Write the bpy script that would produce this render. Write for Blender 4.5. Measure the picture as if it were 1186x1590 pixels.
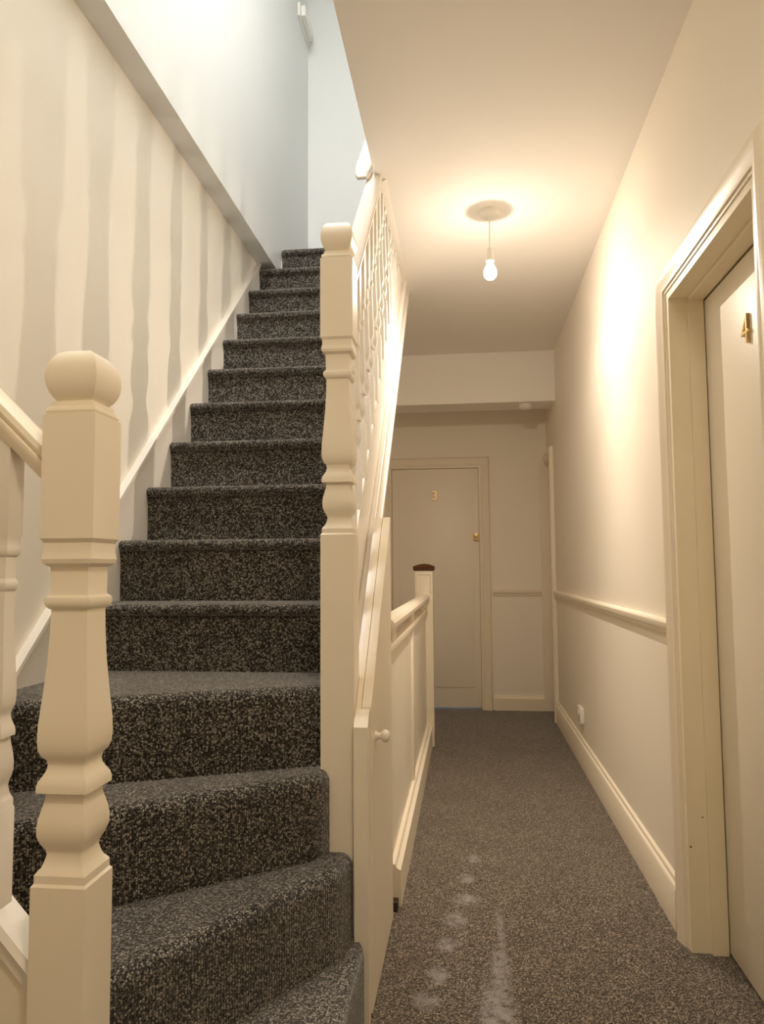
import bpy, bmesh, math, random
from mathutils import Vector, Matrix

for o in list(bpy.data.objects):
    bpy.data.objects.remove(o)
scene = bpy.context.scene
COL = scene.collection
random.seed(4)

# ------------------------------------------------------------------ camera
CAM_H, F_PX, PITCH, YAW, ROLL = 1.15, 1165.0, 0.0753, 0.1124, 0.0069
cd = bpy.data.cameras.new('camera')
cam = bpy.data.objects.new('camera', cd)
COL.objects.link(cam)
cd.sensor_fit = 'VERTICAL'
cd.sensor_height = 24.0
cd.lens = F_PX * 24.0 / 1590.0
cd.clip_start = 0.02
cy, sy, cp, sp, cr, sr = (math.cos(YAW), math.sin(YAW), math.cos(PITCH),
                          math.sin(PITCH), math.cos(ROLL), math.sin(ROLL))
xr = Vector((cy, sy, 0)); yf = Vector((-sy, cy, 0)); zz = Vector((0, 0, 1))
fwd = cp * yf + sp * zz
up0 = -sp * yf + cp * zz
right = cr * xr - sr * up0
upv = sr * xr + cr * up0
M = Matrix((right, upv, -fwd)).transposed().to_4x4()
M.translation = (0, 0, CAM_H)
cam.matrix_world = M
scene.camera = cam

# ------------------------------------------------------------------ world, light levels, exposure
BULB_W, BULB_C = 205.0, (1.0, 0.86, 0.70)       # pendant bulb in the corridor
UPPER_W, UPPER_C = 60.0, (1.0, 0.975, 0.93)     # ceiling light over the upper landing
FILL_W, FILL_C = 15.0, (1.0, 0.85, 0.64)       # unseen fill light added over the hall to lift the dark parts
scene.cycles.max_bounces = 12
scene.cycles.diffuse_bounces = 10
world = bpy.data.worlds.new('world')
scene.world = world
world.use_nodes = True
bg = world.node_tree.nodes['Background']
bg.inputs[0].default_value = (0.75, 0.87, 1.0, 1)
bg.inputs[1].default_value = 1.0
vs = scene.view_settings
vs.view_transform = 'Standard'
vs.look = 'None'
vs.exposure = 0.18
vs.gamma = 1.0
vs.use_curve_mapping = False

# ------------------------------------------------------------------ materials
def new_mat(name):
    m = bpy.data.materials.new(name)
    m.use_nodes = True
    return m, m.node_tree, m.node_tree.nodes['Principled BSDF']

def paint(name, col, rough=0.5, var=0.04, scale=3.0, bump=0.05, bscale=160.0, spec=0.4):
    m, nt, b = new_mat(name)
    tc = nt.nodes.new('ShaderNodeTexCoord')
    n = nt.nodes.new('ShaderNodeTexNoise'); n.inputs['Scale'].default_value = scale
    n.inputs['Detail'].default_value = 4
    nt.links.new(tc.outputs['Object'], n.inputs['Vector'])
    r = nt.nodes.new('ShaderNodeMixRGB'); r.blend_type = 'MIX'
    r.inputs[1].default_value = tuple(c * (1 - var) for c in col) + (1,)
    r.inputs[2].default_value = tuple(min(1, c * (1 + var)) for c in col) + (1,)
    nt.links.new(n.outputs['Fac'], r.inputs[0])
    nt.links.new(r.outputs[0], b.inputs['Base Color'])
    b.inputs['Roughness'].default_value = rough
    b.inputs['Specular IOR Level'].default_value = spec
    if bump:
        n2 = nt.nodes.new('ShaderNodeTexNoise'); n2.inputs['Scale'].default_value = bscale
        n2.inputs['Detail'].default_value = 3
        nt.links.new(tc.outputs['Object'], n2.inputs['Vector'])
        bp = nt.nodes.new('ShaderNodeBump'); bp.inputs['Strength'].default_value = bump
        bp.inputs['Distance'].default_value = 0.002
        nt.links.new(n2.outputs['Fac'], bp.inputs['Height'])
        nt.links.new(bp.outputs[0], b.inputs['Normal'])
    return m

def carpet(name, dark, mid, light, stains=None):
    m, nt, b = new_mat(name)
    L = nt.links.new
    tc = nt.nodes.new('ShaderNodeTexCoord')
    vo = nt.nodes.new('ShaderNodeTexVoronoi'); vo.inputs['Scale'].default_value = 250
    vo.inputs['Randomness'].default_value = 0.6
    L(tc.outputs['Object'], vo.inputs['Vector'])
    sep = nt.nodes.new('ShaderNodeSeparateColor'); L(vo.outputs['Color'], sep.inputs[0])
    no = nt.nodes.new('ShaderNodeTexNoise'); no.inputs['Scale'].default_value = 95
    no.inputs['Detail'].default_value = 2
    L(tc.outputs['Object'], no.inputs['Vector'])
    big = nt.nodes.new('ShaderNodeTexNoise'); big.inputs['Scale'].default_value = 5
    big.inputs['Detail'].default_value = 3
    L(tc.outputs['Object'], big.inputs['Vector'])
    mx = nt.nodes.new('ShaderNodeMath'); mx.operation = 'MULTIPLY_ADD'
    L(no.outputs['Fac'], mx.inputs[0]); mx.inputs[1].default_value = 0.3; mx.inputs[2].default_value = -0.15
    ad = nt.nodes.new('ShaderNodeMath'); ad.operation = 'ADD'
    L(sep.outputs[0], ad.inputs[0]); L(mx.outputs[0], ad.inputs[1])
    ad2 = nt.nodes.new('ShaderNodeMath'); ad2.operation = 'MULTIPLY_ADD'
    L(big.outputs['Fac'], ad2.inputs[0]); ad2.inputs[1].default_value = 0.24
    L(ad.outputs[0], ad2.inputs[2])
    ad3 = nt.nodes.new('ShaderNodeMath'); ad3.operation = 'SUBTRACT'
    L(ad2.outputs[0], ad3.inputs[0]); ad3.inputs[1].default_value = 0.12
    ramp = nt.nodes.new('ShaderNodeValToRGB')
    e = ramp.color_ramp.elements
    e[0].position = 0.15; e[0].color = dark + (1,)
    e[1].position = 0.95; e[1].color = light + (1,)
    k = e.new(0.55); k.color = mid + (1,)
    L(ad3.outputs[0], ramp.inputs[0])
    gap = nt.nodes.new('ShaderNodeMapRange')          # dark gaps between the loops
    gap.inputs[1].default_value = 0.25; gap.inputs[2].default_value = 0.72
    gap.inputs[3].default_value = 1.25; gap.inputs[4].default_value = 0.30
    L(vo.outputs['Distance'], gap.inputs[0])
    vm = nt.nodes.new('ShaderNodeVectorMath'); vm.operation = 'SCALE'
    L(ramp.outputs[0], vm.inputs[0]); L(gap.outputs[0], vm.inputs['Scale'])
    col = vm.outputs[0]
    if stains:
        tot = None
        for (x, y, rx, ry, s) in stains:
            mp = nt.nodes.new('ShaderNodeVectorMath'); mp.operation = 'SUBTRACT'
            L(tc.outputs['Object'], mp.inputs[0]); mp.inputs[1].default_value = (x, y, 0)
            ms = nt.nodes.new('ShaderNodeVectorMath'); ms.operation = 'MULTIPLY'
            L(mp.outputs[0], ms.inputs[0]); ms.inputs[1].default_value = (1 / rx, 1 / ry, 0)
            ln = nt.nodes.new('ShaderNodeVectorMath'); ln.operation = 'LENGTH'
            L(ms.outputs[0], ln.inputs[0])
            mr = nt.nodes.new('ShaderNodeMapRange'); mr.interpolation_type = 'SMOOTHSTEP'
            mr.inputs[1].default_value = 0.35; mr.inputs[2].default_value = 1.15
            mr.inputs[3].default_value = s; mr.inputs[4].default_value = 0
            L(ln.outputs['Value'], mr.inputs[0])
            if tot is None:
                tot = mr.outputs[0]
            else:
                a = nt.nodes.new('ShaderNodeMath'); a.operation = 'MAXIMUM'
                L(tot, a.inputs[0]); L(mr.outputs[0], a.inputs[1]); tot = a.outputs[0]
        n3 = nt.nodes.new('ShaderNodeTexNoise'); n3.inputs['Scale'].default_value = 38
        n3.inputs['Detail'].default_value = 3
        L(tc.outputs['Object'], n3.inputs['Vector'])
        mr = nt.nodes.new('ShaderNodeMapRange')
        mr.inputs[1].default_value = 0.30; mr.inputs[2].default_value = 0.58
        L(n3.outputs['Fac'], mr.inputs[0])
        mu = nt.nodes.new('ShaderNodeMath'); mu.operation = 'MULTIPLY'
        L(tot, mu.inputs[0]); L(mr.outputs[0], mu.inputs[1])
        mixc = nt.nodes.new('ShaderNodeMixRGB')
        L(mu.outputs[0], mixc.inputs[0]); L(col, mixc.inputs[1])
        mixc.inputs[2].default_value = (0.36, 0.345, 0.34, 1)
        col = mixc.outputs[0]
    L(col, b.inputs['Base Color'])
    b.inputs['Roughness'].default_value = 0.95
    b.inputs['Specular IOR Level'].default_value = 0.1
    b.inputs['Sheen Weight'].default_value = 0.4
    b.inputs['Sheen Roughness'].default_value = 0.35
    bp = nt.nodes.new('ShaderNodeBump'); bp.inputs['Strength'].default_value = 0.9
    bp.inputs['Distance'].default_value = 0.004
    inv = nt.nodes.new('ShaderNodeMath'); inv.operation = 'MULTIPLY_ADD'
    L(vo.outputs['Distance'], inv.inputs[0]); inv.inputs[1].default_value = -1.0; inv.inputs[2].default_value = 1.0
    L(inv.outputs[0], bp.inputs['Height'])
    L(bp.outputs[0], b.inputs['Normal'])
    return m

def plain(name, col, rough=0.4, metal=0.0, emit=None, strength=0):
    m, nt, b = new_mat(name)
    b.inputs['Base Color'].default_value = col + (1,)
    b.inputs['Roughness'].default_value = rough
    b.inputs['Metallic'].default_value = metal
    if emit:
        b.inputs['Emission Color'].default_value = emit + (1,)
        b.inputs['Emission Strength'].default_value = strength
    return m

def chipped(name, col, chip):
    """gloss paint with a few small dark chips and knocks"""
    m = paint(name, col, 0.38, 0.03, 6, 0.03)
    nt = m.node_tree; L = nt.links.new
    b = nt.nodes['Principled BSDF']
    src = b.inputs['Base Color'].links[0].from_socket
    tc = nt.nodes.new('ShaderNodeTexCoord')
    vo = nt.nodes.new('ShaderNodeTexVoronoi'); vo.inputs['Scale'].default_value = 13
    L(tc.outputs['Object'], vo.inputs['Vector'])
    lt = nt.nodes.new('ShaderNodeMath'); lt.operation = 'LESS_THAN'
    L(vo.outputs['Distance'], lt.inputs[0]); lt.inputs[1].default_value = 0.042
    mix = nt.nodes.new('ShaderNodeMixRGB')
    L(lt.outputs[0], mix.inputs[0]); L(src, mix.inputs[1]); mix.inputs[2].default_value = chip + (1,)
    L(mix.outputs[0], b.inputs['Base Color'])
    return m

MT = {}
MT['wall'] = paint('cream_wall_paint', (0.88, 0.825, 0.73), 0.6, 0.02, 2.2, 0.10, 90)
MT['wall_up'] = paint('white_wall_paint', (0.78, 0.785, 0.775), 0.6, 0.02, 2.0, 0.06, 90)
MT['ceil'] = paint('ceiling_paint', (0.88, 0.85, 0.81), 0.8, 0.02, 2.0, 0.05, 70)
MT['trim'] = paint('cream_gloss_paint', (0.85, 0.775, 0.64), 0.33, 0.02, 6, 0.03)
MT['white'] = paint('white_gloss_paint', (0.80, 0.755, 0.69), 0.3, 0.02, 6, 0.03)
MT['door'] = paint('cream_door_paint', (0.86, 0.80, 0.69), 0.4, 0.025, 5, 0.04)
MT['jamb'] = chipped('worn_cream_gloss', (0.85, 0.775, 0.59), (0.16, 0.08, 0.04))
C_D, C_M, C_L = (0.034, 0.029, 0.024), (0.100, 0.088, 0.075), (0.38, 0.345, 0.30)
MT['carpet'] = carpet('stair_carpet', C_D, C_M, C_L)
SPOTS = []
MT['plastic'] = plain('white_plastic', (0.82, 0.80, 0.75), 0.35)
MT['brass'] = plain('brass', (0.80, 0.58, 0.27), 0.32, 0.85)
MT['dark'] = plain('dark_gap', (0.05, 0.035, 0.02), 0.8)
def glowing(name, col, strength, clear):
    m, nt, b = new_mat(name)
    nt.nodes.remove(b)
    out = nt.nodes['Material Output']
    em = nt.nodes.new('ShaderNodeEmission'); em.inputs[0].default_value = col + (1,); em.inputs[1].default_value = strength
    tr = nt.nodes.new('ShaderNodeBsdfTransparent')
    mx = nt.nodes.new('ShaderNodeMixShader'); mx.inputs[0].default_value = clear
    nt.links.new(em.outputs[0], mx.inputs[1]); nt.links.new(tr.outputs[0], mx.inputs[2])
    nt.links.new(mx.outputs[0], out.inputs[0])
    return m
MT['bulb'] = glowing('lit_bulb_glass', (1.0, 0.93, 0.82), 8.0, 0.6)
MT['lamp'] = glowing('lit_diffuser', UPPER_C, 3.0, 0.5)
MT['lamp_fill'] = glowing('lit_fill_diffuser', FILL_C, 3.0, 0.5)
def lamp(name, kind, loc, watts, col, size, parent):
    d = bpy.data.lights.new(name, kind)
    d.energy = watts; d.color = col
    if kind == 'POINT': d.shadow_soft_size = size
    else: d.shape = 'DISK'; d.size = size
    o = bpy.data.objects.new(name, d)
    o.location = loc
    COL.objects.link(o); o.parent = parent
    return o
def wood(name):
    m, nt, b = new_mat(name); L = nt.links.new
    tc = nt.nodes.new('ShaderNodeTexCoord')
    w = nt.nodes.new('ShaderNodeTexWave'); w.inputs['Scale'].default_value = 40
    w.inputs['Distortion'].default_value = 4
    L(tc.outputs['Object'], w.inputs['Vector'])
    mix = nt.nodes.new('ShaderNodeMixRGB'); L(w.outputs['Fac'], mix.inputs[0])
    mix.inputs[1].default_value = (0.07, 0.018, 0.008, 1); mix.inputs[2].default_value = (0.12, 0.034, 0.014, 1)
    L(mix.outputs[0], b.inputs['Base Color']); b.inputs['Roughness'].default_value = 0.4
    return m
MT['wood'] = wood('brown_stained_wood')

# ------------------------------------------------------------------ helpers
def finish(name, bm, mat, parent=None, smooth=None, bevel=0.0, segs=2):
    bmesh.ops.recalc_face_normals(bm, faces=bm.faces)
    if bevel:
        es = [e for e in bm.edges if len(e.link_faces) == 2 and e.calc_face_angle(0) > 0.5]
        bmesh.ops.bevel(bm, geom=es, offset=bevel, segments=segs, affect='EDGES', profile=0.5, clamp_overlap=True)
    me = bpy.data.meshes.new(name)
    bm.to_mesh(me); bm.free()
    me.materials.append(MT[mat] if isinstance(mat, str) else mat)
    if smooth is not None:
        for p in me.polygons: p.use_smooth = True
        me.set_sharp_from_angle(angle=math.radians(smooth))
    o = bpy.data.objects.new(name, me)
    COL.objects.link(o)
    if parent: o.parent = parent
    return o

def add_box(bm, x0, x1, y0, y1, z0, z1):
    v = [bm.verts.new(p) for p in ((x0, y0, z0), (x1, y0, z0), (x1, y1, z0), (x0, y1, z0),
                                   (x0, y0, z1), (x1, y0, z1), (x1, y1, z1), (x0, y1, z1))]
    for f in ((0, 3, 2, 1), (4, 5, 6, 7), (0, 1, 5, 4), (1, 2, 6, 5), (2, 3, 7, 6), (3, 0, 4, 7)):
        bm.faces.new([v[i] for i in f])

def box(name, mat, parent, *dims, bevel=0.0):
    bm = bmesh.new(); add_box(bm, *dims)
    return finish(name, bm, mat, parent, bevel=bevel, smooth=40 if bevel else None)

def boxes(name, mat, parent, lst):
    bm = bmesh.new()
    for d in lst: add_box(bm, *d)
    return finish(name, bm, mat, parent)

def add_prism(bm, pts, fn, a, b):
    """pts 2D polygon, fn(u,v,w)->3D, extruded w from a to b"""
    A = [bm.verts.new(fn(u, v, a)) for u, v in pts]
    B = [bm.verts.new(fn(u, v, b)) for u, v in pts]
    bm.faces.new(A); bm.faces.new(B[::-1])
    n = len(pts)
    for i in range(n):
        bm.faces.new((A[i], B[i], B[(i + 1) % n], A[(i + 1) % n]))
    return A, B

def prism(name, mat, parent, pts, fn, a, b, smooth=None, bevel=0.0):
    bm = bmesh.new(); add_prism(bm, pts, fn, a, b)
    return finish(name, bm, mat, parent, smooth=smooth, bevel=bevel)

FX = lambda u, v, w: (w, u, v)       # polygon in (y,z), extruded along x
FY = lambda u, v, w: (u, w, v)       # polygon in (x,z), extruded along y
FZ = lambda u, v, w: (u, v, w)       # polygon in (x,y), extruded along z

def add_sqloft(bm, cx, cy, prof):
    rings = []
    for z, h in prof:
        rings.append([bm.verts.new((cx + sx * h, cy + s_y * h, z)) for sx, s_y in ((-1, -1), (1, -1), (1, 1), (-1, 1))])
    bm.faces.new(rings[0][::-1]); bm.faces.new(rings[-1])
    for r0, r1 in zip(rings, rings[1:]):
        for i in range(4):
            bm.faces.new((r0[i], r0[(i + 1) % 4], r1[(i + 1) % 4], r1[i]))

def add_lathe(bm, c, axis, prof, n=24):
    """prof list of (t along axis, r)"""
    ax = Vector(axis).normalized()
    a = ax.orthogonal().normalized(); b = ax.cross(a)
    rings = []
    for t, r in prof:
        rings.append([bm.verts.new(Vector(c) + ax * t + (a * math.cos(2 * math.pi * i / n) + b * math.sin(2 * math.pi * i / n)) * max(r, 1e-4)) for i in range(n)])
    bm.faces.new(rings[0]); bm.faces.new(rings[-1])
    for r0, r1 in zip(rings, rings[1:]):
        for i in range(n):
            bm.faces.new((r0[i], r0[(i + 1) % n], r1[(i + 1) % n], r1[i]))

def lathe(name, mat, parent, c, axis, prof, n=24, smooth=40):
    bm = bmesh.new(); add_lathe(bm, c, axis, prof, n)
    return finish(name, bm, mat, parent, smooth=smooth)

def sweep(name, mat, parent, p0, p1, prof, side, smooth=35):
    """profile (a along side, b up) carried from p0 to p1; ends stay plumb"""
    bm = bmesh.new()
    s = Vector(side)
    P0, P1 = Vector(p0), Vector(p1)
    A = [bm.verts.new(P0 + s * a + Vector((0, 0, b))) for a, b in prof]
    B = [bm.verts.new(P1 + s * a + Vector((0, 0, b))) for a, b in prof]
    bm.faces.new(A); bm.faces.new(B[::-1])
    n = len(prof)
    for i in range(n): bm.faces.new((A[i], B[i], B[(i + 1) % n], A[(i + 1) % n]))
    return finish(name, bm, mat, parent, smooth=smooth)

def empty(name, loc, label=None, cat=None, kind=None, group=None):
    o = bpy.data.objects.new(name, None)
    o.location = loc; o.empty_display_size = 0.1
    COL.objects.link(o)
    tag(o, label, cat, kind, group)
    return o

def tag(o, label=None, cat=None, kind=None, group=None):
    if label: o['label'] = label
    if cat: o['category'] = cat
    if kind: o['kind'] = kind
    if group: o['group'] = group
    return o

def adopt(root):
    """children were built in world coordinates: keep them there under a root placed at the thing's base"""
    off = Matrix.Translation(-Vector(root.location))
    for c in root.children:
        c.matrix_parent_inverse = off

def struct(name, mat, lst, label, cat):
    return tag(boxes(name, mat, None, lst), label, cat, 'structure')

# ------------------------------------------------------------------ main dimensions
XW, XU, XR = -1.21, -1.114, 0.66          # left wall, upper left wall, right wall
ZC, ZS, ZT = 2.75, 2.952, 5.6             # corridor ceiling, soffit, top ceiling
XE = -0.352                               # edge of the corridor ceiling at the stairwell
YB, YE, ZB = 5.545, 6.255, 2.372          # beam, end wall, beam underside
YK = -2.2                                 # back of the hall, behind the camera
XD = 0.755                                # face of door 4
SL = 0.9615                               # stair slope
def nose(y): return 0.838 + SL * (y - 2.024)

# ------------------------------------------------------------------ structure
floor_parts = [(-1.3, 0.95, YK, 1.96, -0.1, 0), (-1.3, 0.95, 1.96, 2.565, -0.1, 0), (-0.30, 0.95, 2.565, 5.0, -0.1, 0),
               (-1.3, 0.95, 5.0, 6.9, -0.1, 0)]
FLOOR = (floor_parts, 'brown grey loop pile carpet of the corridor with pale dusty marks', 'floor')

struct('wall_left', 'wall', [(-1.35, XW, YK, 6.4, -2.4, ZS)],
       'cream painted wall beside the stairs, striped by baluster shadows', 'wall')
struct('wall_upper_left', 'wall_up', [(-1.35, XU, 1.0, 5.4, ZS, ZT)],
       'white upper stairwell wall overhanging the cream wall', 'wall')
struct('wall_upper_back', 'wall_up', [(XU, 0.2, 5.2, 5.4, 3.10, ZT)],
       'white wall at the back of the upper landing', 'wall')
struct('wall_upper_right', 'wall_up', [(XE, 0.0, 1.0, 5.2, 3.06, ZT)],
       'white wall on the ceiling side of the upper stairwell', 'wall')
struct('wall_upper_front', 'wall_up', [(-1.35, 0.0, 0.8, 1.0, ZC, ZT)],
       'white wall at the front of the upper stairwell', 'wall')
struct('ceiling_upper', 'wall_up', [(-1.4, 0.1, 0.8, 5.4, ZT, ZT + 0.1)],
       'white ceiling over the upper stairwell', 'ceiling')
struct('ceiling', 'ceil', [(XE, 0.95, YK, 6.4, ZC, 3.06), (-1.35, XE, YK, 0.8, ZC, 3.06), (XW, XE, 4.42, 6.4, ZC, 3.06)],
       'warm white plaster ceiling over the corridor', 'ceiling')
struct('trim_ceiling_beam', 'ceil', [(-1.21, XR, YB, YB + 0.28, ZB, ZC)],
       'boxed white beam crossing the corridor ceiling before the end door', 'beam')
# right wall with the openings of door 4 and the far side door
struct('wall_right', 'wall', [(XR, 0.95, YK, 1.655, 0, ZC), (XR, 0.95, 1.655, 2.452, 2.03, ZC), (XR, 0.95, 2.452, 5.84, 0, ZC),
                              (XR, 0.95, 5.84, 6.245, 2.0, ZC), (XR, 0.95, 6.245, 6.4, 0, ZC),
                              (0.85, 0.95, 1.655, 2.452, 0, 2.03), (0.85, 0.95, 5.84, 6.245, 0, 2.0)],
       'cream painted corridor wall with dado rail and numbered door', 'wall')
struct('wall_end', 'wall', [(XW, -0.645, YE, 6.4, 0, ZC), (0.125, XR, YE, 6.4, 0, ZC), (-0.645, 0.125, YE, 6.4, 2.01, ZC)],
       'cream wall at the far end of the corridor', 'wall')
struct('wall_back', 'wall', [(-1.35, 0.95, YK - 0.1, YK, 0, ZC)], 'cream wall closing the hall opposite the end door', 'wall')
struct('wall_stairwell', 'wall', [(XW, -0.30, 2.565, 2.60, -2.4, 0.98), (-0.30, -0.26, 2.60, 5.0, -2.4, -0.1)],
       'cream walls lining the lower stairwell behind the panelled guard', 'wall')
bm = bmesh.new()
for k in range(9):
    add_box(bm, XW, -0.30, 4.99 - 0.24 * (k + 1), 5.0 - 0.24 * k if k else 5.0, -0.19 * (k + 1) - 0.2, -0.19 * (k + 1))
tag(finish('floor_stairwell', bm, 'carpet'), 'dark carpeted flight going down behind the panelled guard', 'stairs', 'structure')

# skirting boards and dado rails
SK = [(0, 0), (0.024, 0), (0.024, 0.125), (0.019, 0.134), (0.012, 0.138), (0.010, 0.150), (0.0, 0.155)]
def skirting(name, y0, y1, label):
    o = prism(name, 'trim', None, [(XR - a, b) for a, b in SK], FY, y0, y1, smooth=30)
    return tag(o, label, 'skirting board', 'structure')
skirting('baseboard_right', 2.545, 5.755, 'cream moulded skirting board along the corridor wall')
skirting('baseboard_right_near', YK, 1.612, 'cream moulded skirting board on the near side of door 4')
DR = [(a * 0.68, b) for a, b in [(0, 0), (0.006, 0), (0.010, 0.010), (0.018, 0.014), (0.020, 0.024), (0.030, 0.030), (0.034, 0.040), (0.034, 0.050), (0.026, 0.056), (0.0, 0.060)]]
def dado(name, y0, y1, label):
    o = prism(name, 'trim', None, [(XR - a, 0.918 + b) for a, b in DR], FY, y0, y1, smooth=30)
    return tag(o, label, 'dado rail', 'structure')
dado('trim_dado_right', 2.545, 5.755, 'moulded dado rail along the right corridor wall')
dado('trim_dado_near', YK, 1.612, 'moulded dado rail on the near side of door 4')
tag(prism('trim_dado_end', 'trim', None, [(YE - a, 0.915 + b) for a, b in DR], FX, 0.205, 0.60, smooth=30),
    'short dado rail on the end wall beside door 3', 'dado rail', 'structure')
tag(prism('baseboard_end', 'trim', None, [(YE - a, b * 0.76) for a, b in SK], FX, 0.205, 0.60, smooth=30),
    'short skirting board on the end wall beside door 3', 'skirting board', 'structure')
tag(prism('baseboard_landing', 'white', None, [(5.2 - a, 3.10 + b * 0.6) for a, b in SK], FX, XU, XE, smooth=30),
    'white skirting board at the back of the upper landing', 'skirting board', 'structure')

# ------------------------------------------------------------------ doors
def casing(name, mat, parent, opening, fn, prof, sides=(True, True)):
    """mitred architrave round an opening (a0,a1,top); prof (u outward from opening, v proud); fn(a,z,v)"""
    a0, a1, top = opening
    bm = bmesh.new()
    st = []
    for u, v in prof:
        path = []
        path += [(a0 - u, 0.0), (a0 - u, top + u)] if sides[0] else [(a0, top + u)]
        path += [(a1 + u, top + u), (a1 + u, 0.0)] if sides[1] else [(a1, top + u)]
        st.append([bm.verts.new(fn(a, z, v)) for a, z in path])
    n = len(prof)
    for i in range(n):
        A, B = st[i], st[(i + 1) % n]
        for k in range(len(A) - 1):
            bm.faces.new((A[k], A[k + 1], B[k + 1], B[k]))
    bm.faces.new([s[0] for s in st]); bm.faces.new([s[-1] for s in st][::-1])
    return finish(name, bm, mat, parent, smooth=30)

CP = [(0.0, 0.0), (0.0, 0.010), (0.010, 0.011), (0.012, 0.016), (0.020, 0.017), (0.022, 0.022), (0.034, 0.023),
      (0.046, 0.027), (0.058, 0.031), (0.068, 0.033), (0.078, 0.030), (0.085, 0.022), (0.088, 0.010), (0.088, 0.0)]

def digit(ch, name, mat, parent, size, mw, depth=0.004, thin=-0.0008):
    cu = bpy.data.curves.new(name + '_tmp', 'FONT')
    cu.body = ch; cu.size = size; cu.extrude = depth; cu.align_x = 'CENTER'; cu.align_y = 'CENTER'
    cu.bevel_depth = 0.0012; cu.offset = thin
    t = bpy.data.objects.new(name + '_tmp', cu)
    COL.objects.link(t)
    dg = bpy.context.evaluated_depsgraph_get()
    me = bpy.data.meshes.new_from_object(t.evaluated_get(dg))
    bpy.data.objects.remove(t)
    me.transform(mw)
    me.materials.clear(); me.materials.append(MT[mat])
    me.name = name
    o = bpy.data.objects.new(name, me)
    COL.objects.link(o); o.parent = parent
    return o

# door 4, in the right wall (hinge jambs at y 1.69 and 2.42)
d4 = empty('door_1', (XD, 2.05, 0), 'cream flush door with brass number 4 and moulded architrave', 'door', 'structure')
casing('architrave', 'trim', d4, (1.702, 2.432, 2.012), lambda a, z, v: (XR - v, a, z), CP)
boxes('door_frame', 'jamb', d4, [(0.648, 0.85, 2.42, 2.452, 0, 2.03), (0.648, 0.85, 1.655, 1.714, 0, 2.03), (0.648, 0.85, 1.714, 2.42, 2.0, 2.03)])
boxes('door_stop', 'jamb', d4, [(0.706, 0.752, 2.408, 2.42, 0, 2.0), (0.706, 0.752, 1.714, 1.726, 0, 2.0), (0.706, 0.752, 1.726, 2.408, 1.988, 2.0)])
leaf = box('door_leaf', 'door', d4, XD, 0.795, 1.717, 2.4165, 0.008, 1.985, bevel=0.002)
box('panel', 'door', leaf, XD - 0.006, XD + 0.002, 1.775, 2.352, 0.165, 1.925, bevel=0.002)
mw = Matrix.Translation((XD - 0.010, 2.048, 1.772)) @ Matrix(((0, 0, -1, 0), (-1, 0, 0, 0), (0, 1, 0, 0), (0, 0, 0, 1)))
tag(digit('4', 'door_number', 'brass', leaf, 0.115, mw, thin=-0.002), 'brass number 4')
adopt(d4)

# door 3, in the end wall
d3 = empty('door_2', (-0.26, YE, 0), 'cream flush door with brass number 3 at the corridor end', 'door', 'structure')
casing('architrave', 'trim', d3, (-0.632, 0.112, 1.992), lambda a, z, v: (a, YE - v, z), [(u * 0.9, v) for u, v in CP])
boxes('door_frame', 'trim', d3, [(-0.645, -0.624, YE - 0.008, 6.4, 0, 2.01), (0.104, 0.125, YE - 0.008, 6.4, 0, 2.01), (-0.624, 0.104, YE - 0.008, 6.4, 1.984, 2.01)])
boxes('door_stop', 'trim', d3, [(0.086, 0.104, YE + 0.054, YE + 0.08, 0, 1.984), (-0.624, -0.606, YE + 0.054, YE + 0.08, 0, 1.984), (-0.606, 0.086, YE + 0.054, YE + 0.08, 1.966, 1.984)])
leaf = box('door_leaf', 'door', d3, -0.622, 0.102, YE + 0.012, YE + 0.052, 0.016, 1.982, bevel=0.002)
box('panel', 'door', leaf, -0.565, 0.052, YE + 0.006, YE + 0.014, 0.175, 1.925, bevel=0.002)
mw = Matrix.Translation((-0.262, YE + 0.002, 1.752)) @ Matrix(((1, 0, 0, 0), (0, 0, -1, 0), (0, 1, 0, 0), (0, 0, 0, 1)))
tag(digit('3', 'door_number', 'brass', leaf, 0.110, mw, thin=0.0006), 'brass number 3')
lk = box('lock_plate', 'brass', leaf, 0.052, 0.096, YE - 0.002, YE + 0.013, 1.372, 1.436, bevel=0.003)
lathe('lock_cylinder', 'brass', leaf, (0.074, YE - 0.002, 1.414), (0, -1, 0), [(0, 0.017), (0.006, 0.016), (0.008, 0.013), (0.0082, 0.001)], 20)
adopt(d3)

# far side door in the right wall
d5 = empty('door_3', (XR, 6.02, 0), 'cream doorway in the side wall beside the end wall', 'door', 'structure')
casing('architrave', 'trim', d5, (5.855, 6.235, 1.985), lambda a, z, v: (XR - v, a, z), CP, (True, False))
boxes('door_frame', 'trim', d5, [(0.60, 0.85, 6.232, 6.254, 0, 2.0), (XR, 0.85, 5.84, 5.862, 0, 2.0), (XR, 0.85, 5.862, 6.232, 1.975, 2.0)])
box('door_leaf', 'door', d5, 0.735, 0.775, 5.864, 6.230, 0.008, 1.973, bevel=0.002)
adopt(d5)

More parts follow.
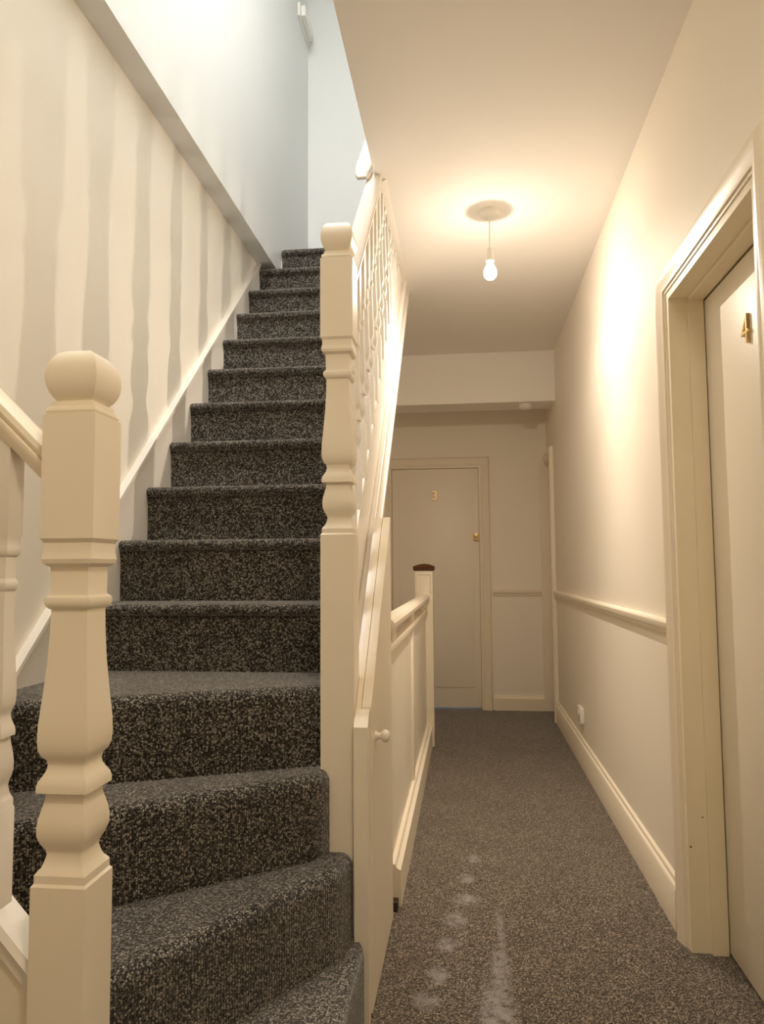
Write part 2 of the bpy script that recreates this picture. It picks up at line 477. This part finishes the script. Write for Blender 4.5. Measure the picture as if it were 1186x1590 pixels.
# ------------------------------------------------------------------ floor (dusty marks on the carpet)
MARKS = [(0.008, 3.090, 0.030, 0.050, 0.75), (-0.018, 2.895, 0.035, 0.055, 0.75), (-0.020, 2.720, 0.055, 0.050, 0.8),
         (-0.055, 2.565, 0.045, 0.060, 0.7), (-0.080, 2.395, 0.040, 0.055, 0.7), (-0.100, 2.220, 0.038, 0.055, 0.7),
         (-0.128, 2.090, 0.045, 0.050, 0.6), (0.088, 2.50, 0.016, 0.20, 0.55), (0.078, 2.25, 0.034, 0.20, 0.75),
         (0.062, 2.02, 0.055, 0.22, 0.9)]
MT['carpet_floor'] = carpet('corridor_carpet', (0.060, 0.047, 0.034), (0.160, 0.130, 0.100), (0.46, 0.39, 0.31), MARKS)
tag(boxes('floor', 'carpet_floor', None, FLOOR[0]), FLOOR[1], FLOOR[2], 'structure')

# ------------------------------------------------------------------ staircase
ST = empty('staircase', (-0.75, 2.0, 0), 'white painted staircase with dark grey carpeted treads and turned newels', 'staircase')

def winder(pts, rounded, z0, z1):
    """one winder step: plan polygon, top edges listed in `rounded` get the carpet roll"""
    bm = bmesh.new()
    A, B = add_prism(bm, pts, FZ, z0, z1)
    n = len(pts)
    bm.edges.ensure_lookup_table()
    es = []
    for i in rounded:
        e = bm.edges.get((B[i], B[(i + 1) % n]))
        es.append(e)
    for i in rounded:      # vertical corners between rounded edges
        if (i + 1) % n in rounded:
            es.append(bm.edges.get((A[(i + 1) % n], B[(i + 1) % n])))
    bmesh.ops.bevel(bm, geom=[e for e in es if e], offset=0.030, segments=6, affect='EDGES', profile=0.5, clamp_overlap=False)
    return finish('step', bm, 'carpet', ST, smooth=40)

RW = 0.2095
BACK = [(-1.19, 2.27), (-0.392, 2.27), (-0.392, 1.976)]
winder([(-0.27, 1.10), (-0.27, 1.925), (-0.285, 1.95), (-0.30, 1.95), (-0.30, 1.976)] + BACK[::-1] + [(-1.19, 1.232), (-0.583, 1.232), (-0.583, 1.10)],
       (0,), 0.0, RW)
winder([(-0.725, 1.235), (-0.322, 1.865), (-0.306, 1.976)] + BACK[::-1] + [(-1.19, 1.235)],
       (0, 1), RW, 2 * RW)
winder([(-1.19, 1.295), (-0.380, 1.925), (-0.366, 1.976)] + BACK[::-1], (0, 1), 2 * RW, 3 * RW)
winder([(-1.19, 1.655), (-0.393, 2.012), (-0.393, 2.27), (-1.19, 2.27)], (0,), 3 * RW, 4 * RW)

def step_prof(y, z, rise, going):
    p = [(y + going + 0.03, z)]
    r = 0.019
    for k in range(9):
        a = math.radians(90 + 22.5 * k)
        p.append((y + r + r * math.cos(a), z - r + r * math.sin(a)))
    p += [(y + 0.022, z - 0.050), (y + 0.022, z - rise), (y + 0.030, z - rise), (y + 0.030, z - 0.02), (y + going + 0.03, z - 0.02)]
    return p
G, R = 0.2158, 0.2075
for k in range(1, 12):
    y, z = 2.024 + G * k, 0.838 + R * k
    x0 = XU + 0.004 if k >= 11 else -1.19
    if k == 11:
        prof = step_prof(y, z, R, 5.2 - y - 0.034)
    else:
        prof = step_prof(y, z, R, G)
    x1 = -0.377 if k < 11 else XE
    bm = bmesh.new()
    A, B = add_prism(bm, prof, FX, x0, x1)
    es = [bm.edges.get((A[i], A[i + 1])) for i in range(0, 10)]
    bmesh.ops.bevel(bm, geom=[e for e in es if e], offset=0.010, segments=3, affect='EDGES', profile=0.5, clamp_overlap=True)
    finish('step', bm, 'carpet', ST, smooth=40)

# strings
def wst(y): return 0.903 + 0.89 * (y - 1.919)
prism('wall_string', 'white', ST, [(1.30, 0.30), (1.30, wst(1.30)), (4.20, wst(4.20)), (4.20, nose(4.20) - 0.25), (2.30, nose(2.30) - 0.25), (2.0, 0.30)],
      FX, XW, -1.189)
prism('wall_string_cap', 'white', ST, [(1.30, wst(1.30)), (1.30, wst(1.30) + 0.018), (4.20, wst(4.20) + 0.018), (4.20, wst(4.20))],
      FX, XW, -1.182)
def yz(off, z): return 2.024 + (z - off - 0.838) / SL      # y where nose + off reaches z
T_, B_ = 0.196, -0.244
y0 = 2.068
prism('outer_string', 'white', ST, [(y0, nose(y0) + B_), (y0, nose(y0) + T_), (yz(T_, ZC), ZC), (yz(B_, ZC), ZC)],
      FX, -0.376, -0.333)
prism('string_moulding', 'white', ST, [(y0, nose(y0) + B_), (y0, nose(y0) - 0.05), (yz(-0.05, ZC), ZC), (yz(B_, ZC), ZC)],
      FX, -0.333, -0.322)
prism('string_bead', 'white', ST, [(y0, nose(y0) - 0.072), (y0, nose(y0) - 0.04), (yz(-0.04, ZC), ZC), (yz(-0.072, ZC), ZC)],
      FX, -0.333, -0.312, bevel=0.004)
prism('string_lower_bead', 'white', ST, [(y0, nose(y0) + B_ - 0.004), (y0, nose(y0) + B_ + 0.03), (yz(B_ + 0.03, ZC), ZC), (yz(B_ - 0.004, ZC), ZC)],
      FX, -0.333, -0.312, bevel=0.004)
prism('spandrel_panel', 'white', ST, [(2.070, 0.0), (2.070, nose(2.07) + B_), (2.56, nose(2.56) + B_), (2.56, 0.0)], FX, -0.374, -0.335)
prism('soffit', 'ceil', ST, [(2.60, nose(2.60) - 0.262), (2.60, nose(2.60) - 0.25), (4.40, nose(4.40) - 0.25), (4.40, nose(4.40) - 0.262)],
      FX, XW, -0.376)

# newel posts
TURN = [(0.000, 0.045), (0.004, 0.0415), (0.016, 0.0415), (0.020, 0.039), (0.026, 0.034), (0.034, 0.031), (0.044, 0.0285), (0.052, 0.0300), (0.062, 0.0360),
        (0.074, 0.0400), (0.088, 0.0405), (0.102, 0.0385), (0.116, 0.0350), (0.128, 0.0318), (0.1405, 0.031), (0.141, 0.0420), (0.150, 0.0420), (0.158, 0.0400),
        (0.166, 0.0350), (0.174, 0.0310), (0.182, 0.0298), (0.190, 0.0315), (0.196, 0.0370), (0.206, 0.0410), (0.222, 0.0422), (0.246, 0.0415), (0.290, 0.0375),
        (0.340, 0.0335), (0.390, 0.0312), (0.427, 0.0305), (0.429, 0.0340), (0.434, 0.0375), (0.440, 0.0388), (0.446, 0.0375), (0.450, 0.0330), (0.454, 0.0318),
        (0.495, 0.0325), (0.497, 0.0360), (0.501, 0.0410), (0.508, 0.0430), (0.515, 0.0415), (0.520, 0.0405), (0.534, 0.0405), (0.541, 0.0450)]
def newel(cx, cyy, zb, block):
    prof = [(-0.005, 0.045), (zb, 0.045)] + [(zb + t, h) for t, h in TURN[1:]]
    zt = zb + 0.541 + block
    prof += [(zt, 0.045), (zt + 0.001, 0.0405), (zt + 0.006, 0.0425), (zt + 0.012, 0.0405), (zt + 0.014, 0.0365), (zt + 0.022, 0.0355), (zt + 0.024, 0.031)]
    bm = bmesh.new(); add_sqloft(bm, cx, cyy, prof)
    o = finish('newel_post', bm, 'trim', ST, smooth=28)
    cap = []
    for k in range(17):
        a = math.radians(-52 + (52 + 78) * k / 16)
        cap.append((zt + 0.026 + 0.086 * (math.sin(a) - math.sin(math.radians(-52))) / (math.sin(math.radians(78)) - math.sin(math.radians(-52))), 0.0445 * math.cos(a) ** 0.75))
    cap.append((zt + 0.1125, 0.004))
    bm = bmesh.new(); add_sqloft(bm, cx, cyy, [(zt + 0.020, 0.028)] + cap)
    c = finish('newel_cap', bm, 'trim', o, smooth=28)
    return o
newel(-0.636, 1.179, 0.661, 0.202)
newel(-0.345, 2.023, 1.242, 0.222)

# balusters
BT = [(0.0, 0.0205)] + [(t * 0.832, 0.0205 * h / 0.045) for t, h in TURN[1:]]
def baluster(cx, cyy, z0, z1):
    zb = z0 + 0.15
    prof = [(z0 - 0.02, 0.0205), (zb, 0.0205)]
    prof += [(zb + t, h) for t, h in BT[1:] if zb + t < z1 - 0.005]
    prof += [(z1, prof[-1][1])]
    bm = bmesh.new(); add_sqloft(bm, cx, cyy, prof)
    return finish('baluster', bm, 'white', ST, smooth=28)
XBAL = -0.352
def hr_top(y): return 1.935 + SL * (y - 2.07)
for k in range(14):
    yb = 2.240 + 0.1185 * k
    z0 = nose(yb) + T_
    z1 = min(hr_top(yb) - 0.05, ZC)
    if z1 - z0 > 0.06:
        baluster(XBAL, yb, z0, z1)

HR = [(-0.030, -0.036), (-0.030, -0.022), (-0.024, -0.018), (-0.030, -0.008), (-0.027, 0.004), (-0.018, 0.012), (0, 0.016), (0.018, 0.012),
      (0.027, 0.004), (0.030, -0.008), (0.024, -0.018), (0.030, -0.022), (0.030, -0.036), (0.022, -0.052), (-0.022, -0.052)]
HR = [(a, b - 0.016) for a, b in HR]
yt = 2.07 + (ZC - 1.935) / SL
o = sweep('handrail', 'white', ST, (XBAL, 2.06, hr_top(2.06)), (XBAL, yt + 0.03, hr_top(yt + 0.03)), HR, (1, 0, 0))
# upper handrail beside the ceiling edge, with a rounded lower end
def up_rail():
    bm = bmesh.new()
    n = 8
    ys = []
    y_s, z_s = 2.84, 2.70
    L_ = 1.9
    stations = [(0.0, 0.30), (0.012, 0.62), (0.03, 0.85), (0.055, 1.0), (L_, 1.0)]
    rings = []
    for d, s in stations:
        rings.append([bm.verts.new((-0.392 + a * 1.05 * (0.55 + 0.45 * s), y_s + d, z_s + SL * d + 0.012 + (b + 0.03) * 1.15 * s)) for a, b in HR])
    bm.faces.new(rings[0]); bm.faces.new(rings[-1][::-1])
    m = len(HR)
    for r0, r1 in zip(rings, rings[1:]):
        for i in range(m): bm.faces.new((r0[i], r1[i], r1[(i + 1) % m], r0[(i + 1) % m]))
    return finish('upper_handrail', bm, 'white', ST, smooth=50)
up_rail()

# outer string, panel, rail and balusters of the winders (running left from the bottom newel)
def cap_z(x): return 0.535 - 1.06 * (x + 0.681)
def rail_z(x): return 1.354 - 0.98 * (x + 0.681)
x0, x1 = -1.205, -0.682
prism('string_panel', 'trim', ST, [(x0, 0), (x0, cap_z(x0) - 0.03), (x1, cap_z(x1) - 0.03), (x1, 0)], FY, 1.158, 1.200)
sweep('string_cap', 'white', ST, (x1, 1.179, cap_z(x1)), (x0, 1.179, cap_z(x0)),
      [(-0.036, -0.016), (-0.030, 0.0), (0.030, 0.0), (0.036, -0.016), (0.030, -0.022), (0.028, -0.050), (-0.028, -0.050), (-0.030, -0.022)], (0, 1, 0), smooth=20)
sweep('handrail', 'trim', ST, (x1 + 0.002, 1.179, rail_z(x1)), (x0, 1.179, rail_z(x0)), HR, (0, 1, 0))
for k in range(4):
    xb = -0.772 - 0.115 * k
    baluster(xb, 1.179, cap_z(xb) - 0.02, rail_z(xb) - 0.05)
adopt(ST)

# trim along the edge of the ceiling opening
tag(prism('trim_ceiling_edge', 'white', None, [(-0.353, ZC), (-0.353, ZC - 0.012), (-0.338, ZC - 0.016), (-0.318, ZC - 0.010), (-0.306, ZC)], FY, 2.96, 4.2, smooth=30),
    'thin white moulding along the ceiling edge above the balusters', 'moulding', 'structure')

# ------------------------------------------------------------------ cupboard under the stairs
UC = empty('understair_cupboard', (-0.27, 2.1, 0), 'white sloping cupboard front with small round knob below the stairs', 'cupboard')
def ctop(y): return 0.741 + 1.007 * (y - 1.955)
YU = 2.535
prism('front_panel', 'trim', UC, [(1.955, 0), (1.955, ctop(1.955)), (1.995, ctop(1.995)), (1.995, 0)], FX, -0.299, -0.262)
prism('base_panel', 'trim', UC, [(1.995, 0), (1.995, ctop(1.995) - 0.003), (YU, ctop(YU) - 0.003), (YU, 0)], FX, -0.299, -0.285)
prism('top_ledge', 'white', UC, [(2.072, ctop(2.072) - 0.02), (2.072, ctop(2.072) - 0.003), (YU, ctop(YU) - 0.003), (YU, ctop(YU) - 0.02)], FX, -0.3115, -0.299)
dr = prism('cupboard_door', 'trim', UC, [(1.998, 0.012), (1.998, ctop(1.998)), (YU, ctop(YU)), (YU, 0.012)], FX, -0.284, -0.258, bevel=0.002)
lathe('knob', 'white', dr, (-0.259, 2.095, 0.690), (1, 0, 0),
      [(0, 0.013), (0.003, 0.013), (0.006, 0.009), (0.014, 0.0085), (0.018, 0.012), (0.023, 0.0165), (0.029, 0.0175), (0.035, 0.0145), (0.039, 0.008), (0.0405, 0.001)])
adopt(UC)

# ------------------------------------------------------------------ panelled guard along the lower stairwell
LG = empty('panelled_guard', (-0.28, 3.7, 0), 'cream panelled guard with handrail and brown capped end post', 'balustrade')
ya, yp = 2.54, 4.955
RP = [(-0.034, -0.030), (-0.036, -0.012), (-0.028, 0.0), (0, 0.006), (0.028, 0.0), (0.036, -0.012), (0.034, -0.030), (0.022, -0.040), (-0.022, -0.040)]
sweep('handrail', 'trim', LG, (-0.283, ya, 0.976), (-0.283, yp, 0.976), RP, (1, 0, 0))
box('top_rail', 'trim', LG, -0.302, -0.262, ya, yp, 0.858, 0.890, bevel=0.002)
for yy in (2.68, 3.62, 4.62):
    box('spacer_block', 'trim', LG, -0.296, -0.268, yy, yy + 0.16, 0.890, 0.938, bevel=0.002)
for a, b in ((ya, 3.66), (3.715, yp)):
    box('panel', 'door', LG, -0.290, -0.276, a, b, 0.14, 0.858)
box('stile', 'trim', LG, -0.300, -0.266, 3.66, 3.715, 0.14, 0.858, bevel=0.002)
prism('base_board', 'trim', LG, [(-0.300, 0.0), (-0.300, 0.14), (-0.262, 0.14), (-0.256, 0.128), (-0.242, 0.120), (-0.240, 0.0)], FY, 2.64, yp, smooth=30)
box('plinth_end', 'dark', LG, -0.300, -0.250, 2.60, 2.64, 0.0, 0.03)
post = box('post', 'trim', LG, -0.345, -0.228, yp, 5.07, -0.005, 1.135, bevel=0.003)
boxes('post_bead', 'trim', post, [(-0.335, -0.238, yp - 0.004, yp, 1.108, 1.116), (-0.335, -0.328, yp - 0.004, yp, 0.99, 1.108), (-0.245, -0.238, yp - 0.004, yp, 0.99, 1.108)])
bm = bmesh.new()
cxp, cyp = -0.2865, 5.0125
add_sqloft(bm, cxp, cyp, [(1.134, 0.060), (1.138, 0.068), (1.160, 0.070), (1.164, 0.066), (1.176, 0.034), (1.181, 0.006)])
tag(finish('post_cap', bm, 'wood', post, smooth=25), 'brown stained wooden cap')
adopt(LG)

# ------------------------------------------------------------------ lamps and small fittings
def led_distribution(d):
    """photometric spread of an LED bulb: most light down, little back past its base (as an IES file would give)"""
    d.use_nodes = True
    nt = d.node_tree; L = nt.links.new
    em = nt.nodes['Emission']
    tc = nt.nodes.new('ShaderNodeTexCoord')
    sx = nt.nodes.new('ShaderNodeSeparateXYZ'); L(tc.outputs['Normal'], sx.inputs[0])
    mr = nt.nodes.new('ShaderNodeMapRange'); mr.inputs[1].default_value = -1; mr.inputs[2].default_value = 1
    L(sx.outputs['Z'], mr.inputs[0])
    rp = nt.nodes.new('ShaderNodeValToRGB'); rp.color_ramp.interpolation = 'LINEAR'
    e = rp.color_ramp.elements
    pts = [(0.0, 0.90), (0.03, 0.72), (0.08, 0.44), (0.16, 0.30), (0.30, 0.26), (0.42, 0.145), (0.55, 0.105), (0.78, 0.04), (1.0, 0.025)]
    e[0].position = 0; e[1].position = 1
    for p_, v in pts[1:-1]: e.new(p_)
    for k, (p_, v) in zip(sorted(e, key=lambda q: q.position), pts): k.color = (v, v, v, 1)
    L(mr.outputs[0], rp.inputs[0])
    L(rp.outputs[0], em.inputs['Strength'])

def pendant(x, y, label, watts, col):
    p = empty('pendant_light', (x, y, ZC), label, 'light')
    lathe('ceiling_rose', 'plastic', p, (x, y, ZC), (0, 0, -1), [(0, 0.046), (0.006, 0.047), (0.020, 0.044), (0.026, 0.036), (0.028, 0.006), (0.034, 0.004)], 32)
    bm = bmesh.new(); add_lathe(bm, (x, y, ZC - 0.030), (0, 0, -1), [(0, 0.0032), (0.07, 0.0032), (0.148, 0.0032)], 10)
    finish('flex', bm, 'plastic', p, smooth=40)
    lathe('lamp_holder', 'plastic', p, (x, y, ZC - 0.172), (0, 0, -1), [(0, 0.006), (0.002, 0.014), (0.026, 0.0145), (0.027, 0.017), (0.040, 0.0175), (0.052, 0.0165), (0.055, 0.0185), (0.060, 0.0185), (0.061, 0.013)], 24)
    lathe('bulb', 'bulb', p, (x, y, ZC - 0.230), (0, 0, -1),
          [(0, 0.0125), (0.010, 0.014), (0.022, 0.019), (0.036, 0.0265), (0.050, 0.0300), (0.064, 0.0295), (0.076, 0.0245), (0.084, 0.0155), (0.088, 0.002)], 28)
    led = lamp('filament', 'POINT', (x, y, ZC - 0.280), watts, col, 0.003, p)
    led_distribution(led.data)
    adopt(p)
pendant(0.122, 3.30, 'lit bare bulb hanging from white ceiling rose in the corridor', BULB_W, BULB_C)

def unseen_ceiling_light(x, y, z, label, watts, col, mat):
    cl = empty('unseen_ceiling_light', (x, y, z), label, 'light')
    lathe('base', 'plastic', cl, (x, y, z), (0, 0, -1), [(0, 0.19), (0.03, 0.19), (0.034, 0.18)], 32)
    lathe('diffuser', mat, cl, (x, y, z - 0.034), (0, 0, -1), [(0, 0.178), (0.03, 0.165), (0.05, 0.12), (0.058, 0.04), (0.059, 0.002)], 32)
    lamp('lamp_light', 'AREA', (x, y, z - 0.10), watts, col, 0.30, cl)
    adopt(cl)
unseen_ceiling_light(-0.70, 2.05, ZT, 'round cool white ceiling light over the upper stairwell', UPPER_W, UPPER_C, 'lamp')
unseen_ceiling_light(0.34, 0.15, ZC, 'added round warm white fill light over the hall at the stair foot', FILL_W, FILL_C, 'lamp_fill')  # added fill, out of view; no lamp is known to hang here

wl = empty('wall_fitting', (XU, 5.0, 5.0), 'small white plastic fitting high on the upper stairwell wall', 'fitting')
box('base', 'plastic', wl, XU, XU + 0.02, 4.84, 5.15, 4.985, 5.085, bevel=0.004)
box('cover', 'plastic', wl, XU + 0.02, XU + 0.055, 4.86, 5.13, 4.995, 5.075, bevel=0.010)
adopt(wl)

sd = empty('smoke_detector', (0.452, 5.64, ZB), 'round white smoke detector under the ceiling beam', 'smoke detector')
lathe('base', 'plastic', sd, (0.452, 5.64, ZB), (0, 0, -1), [(0, 0.050), (0.010, 0.050), (0.011, 0.046)], 28)
lathe('cover', 'plastic', sd, (0.452, 5.64, ZB - 0.011), (0, 0, -1), [(0, 0.047), (0.012, 0.048), (0.022, 0.042), (0.027, 0.030), (0.028, 0.002)], 28)
adopt(sd)

so = empty('wall_socket', (XR, 4.6, 0.285), 'white plastic socket plate on the corridor wall above the skirting', 'socket')
box('plate', 'plastic', so, XR - 0.022, XR, 4.535, 4.665, 0.242, 0.330, bevel=0.003)
box('rocker_switch', 'plastic', so, XR - 0.027, XR - 0.021, 4.585, 4.610, 0.290, 0.315, bevel=0.001)
adopt(so)
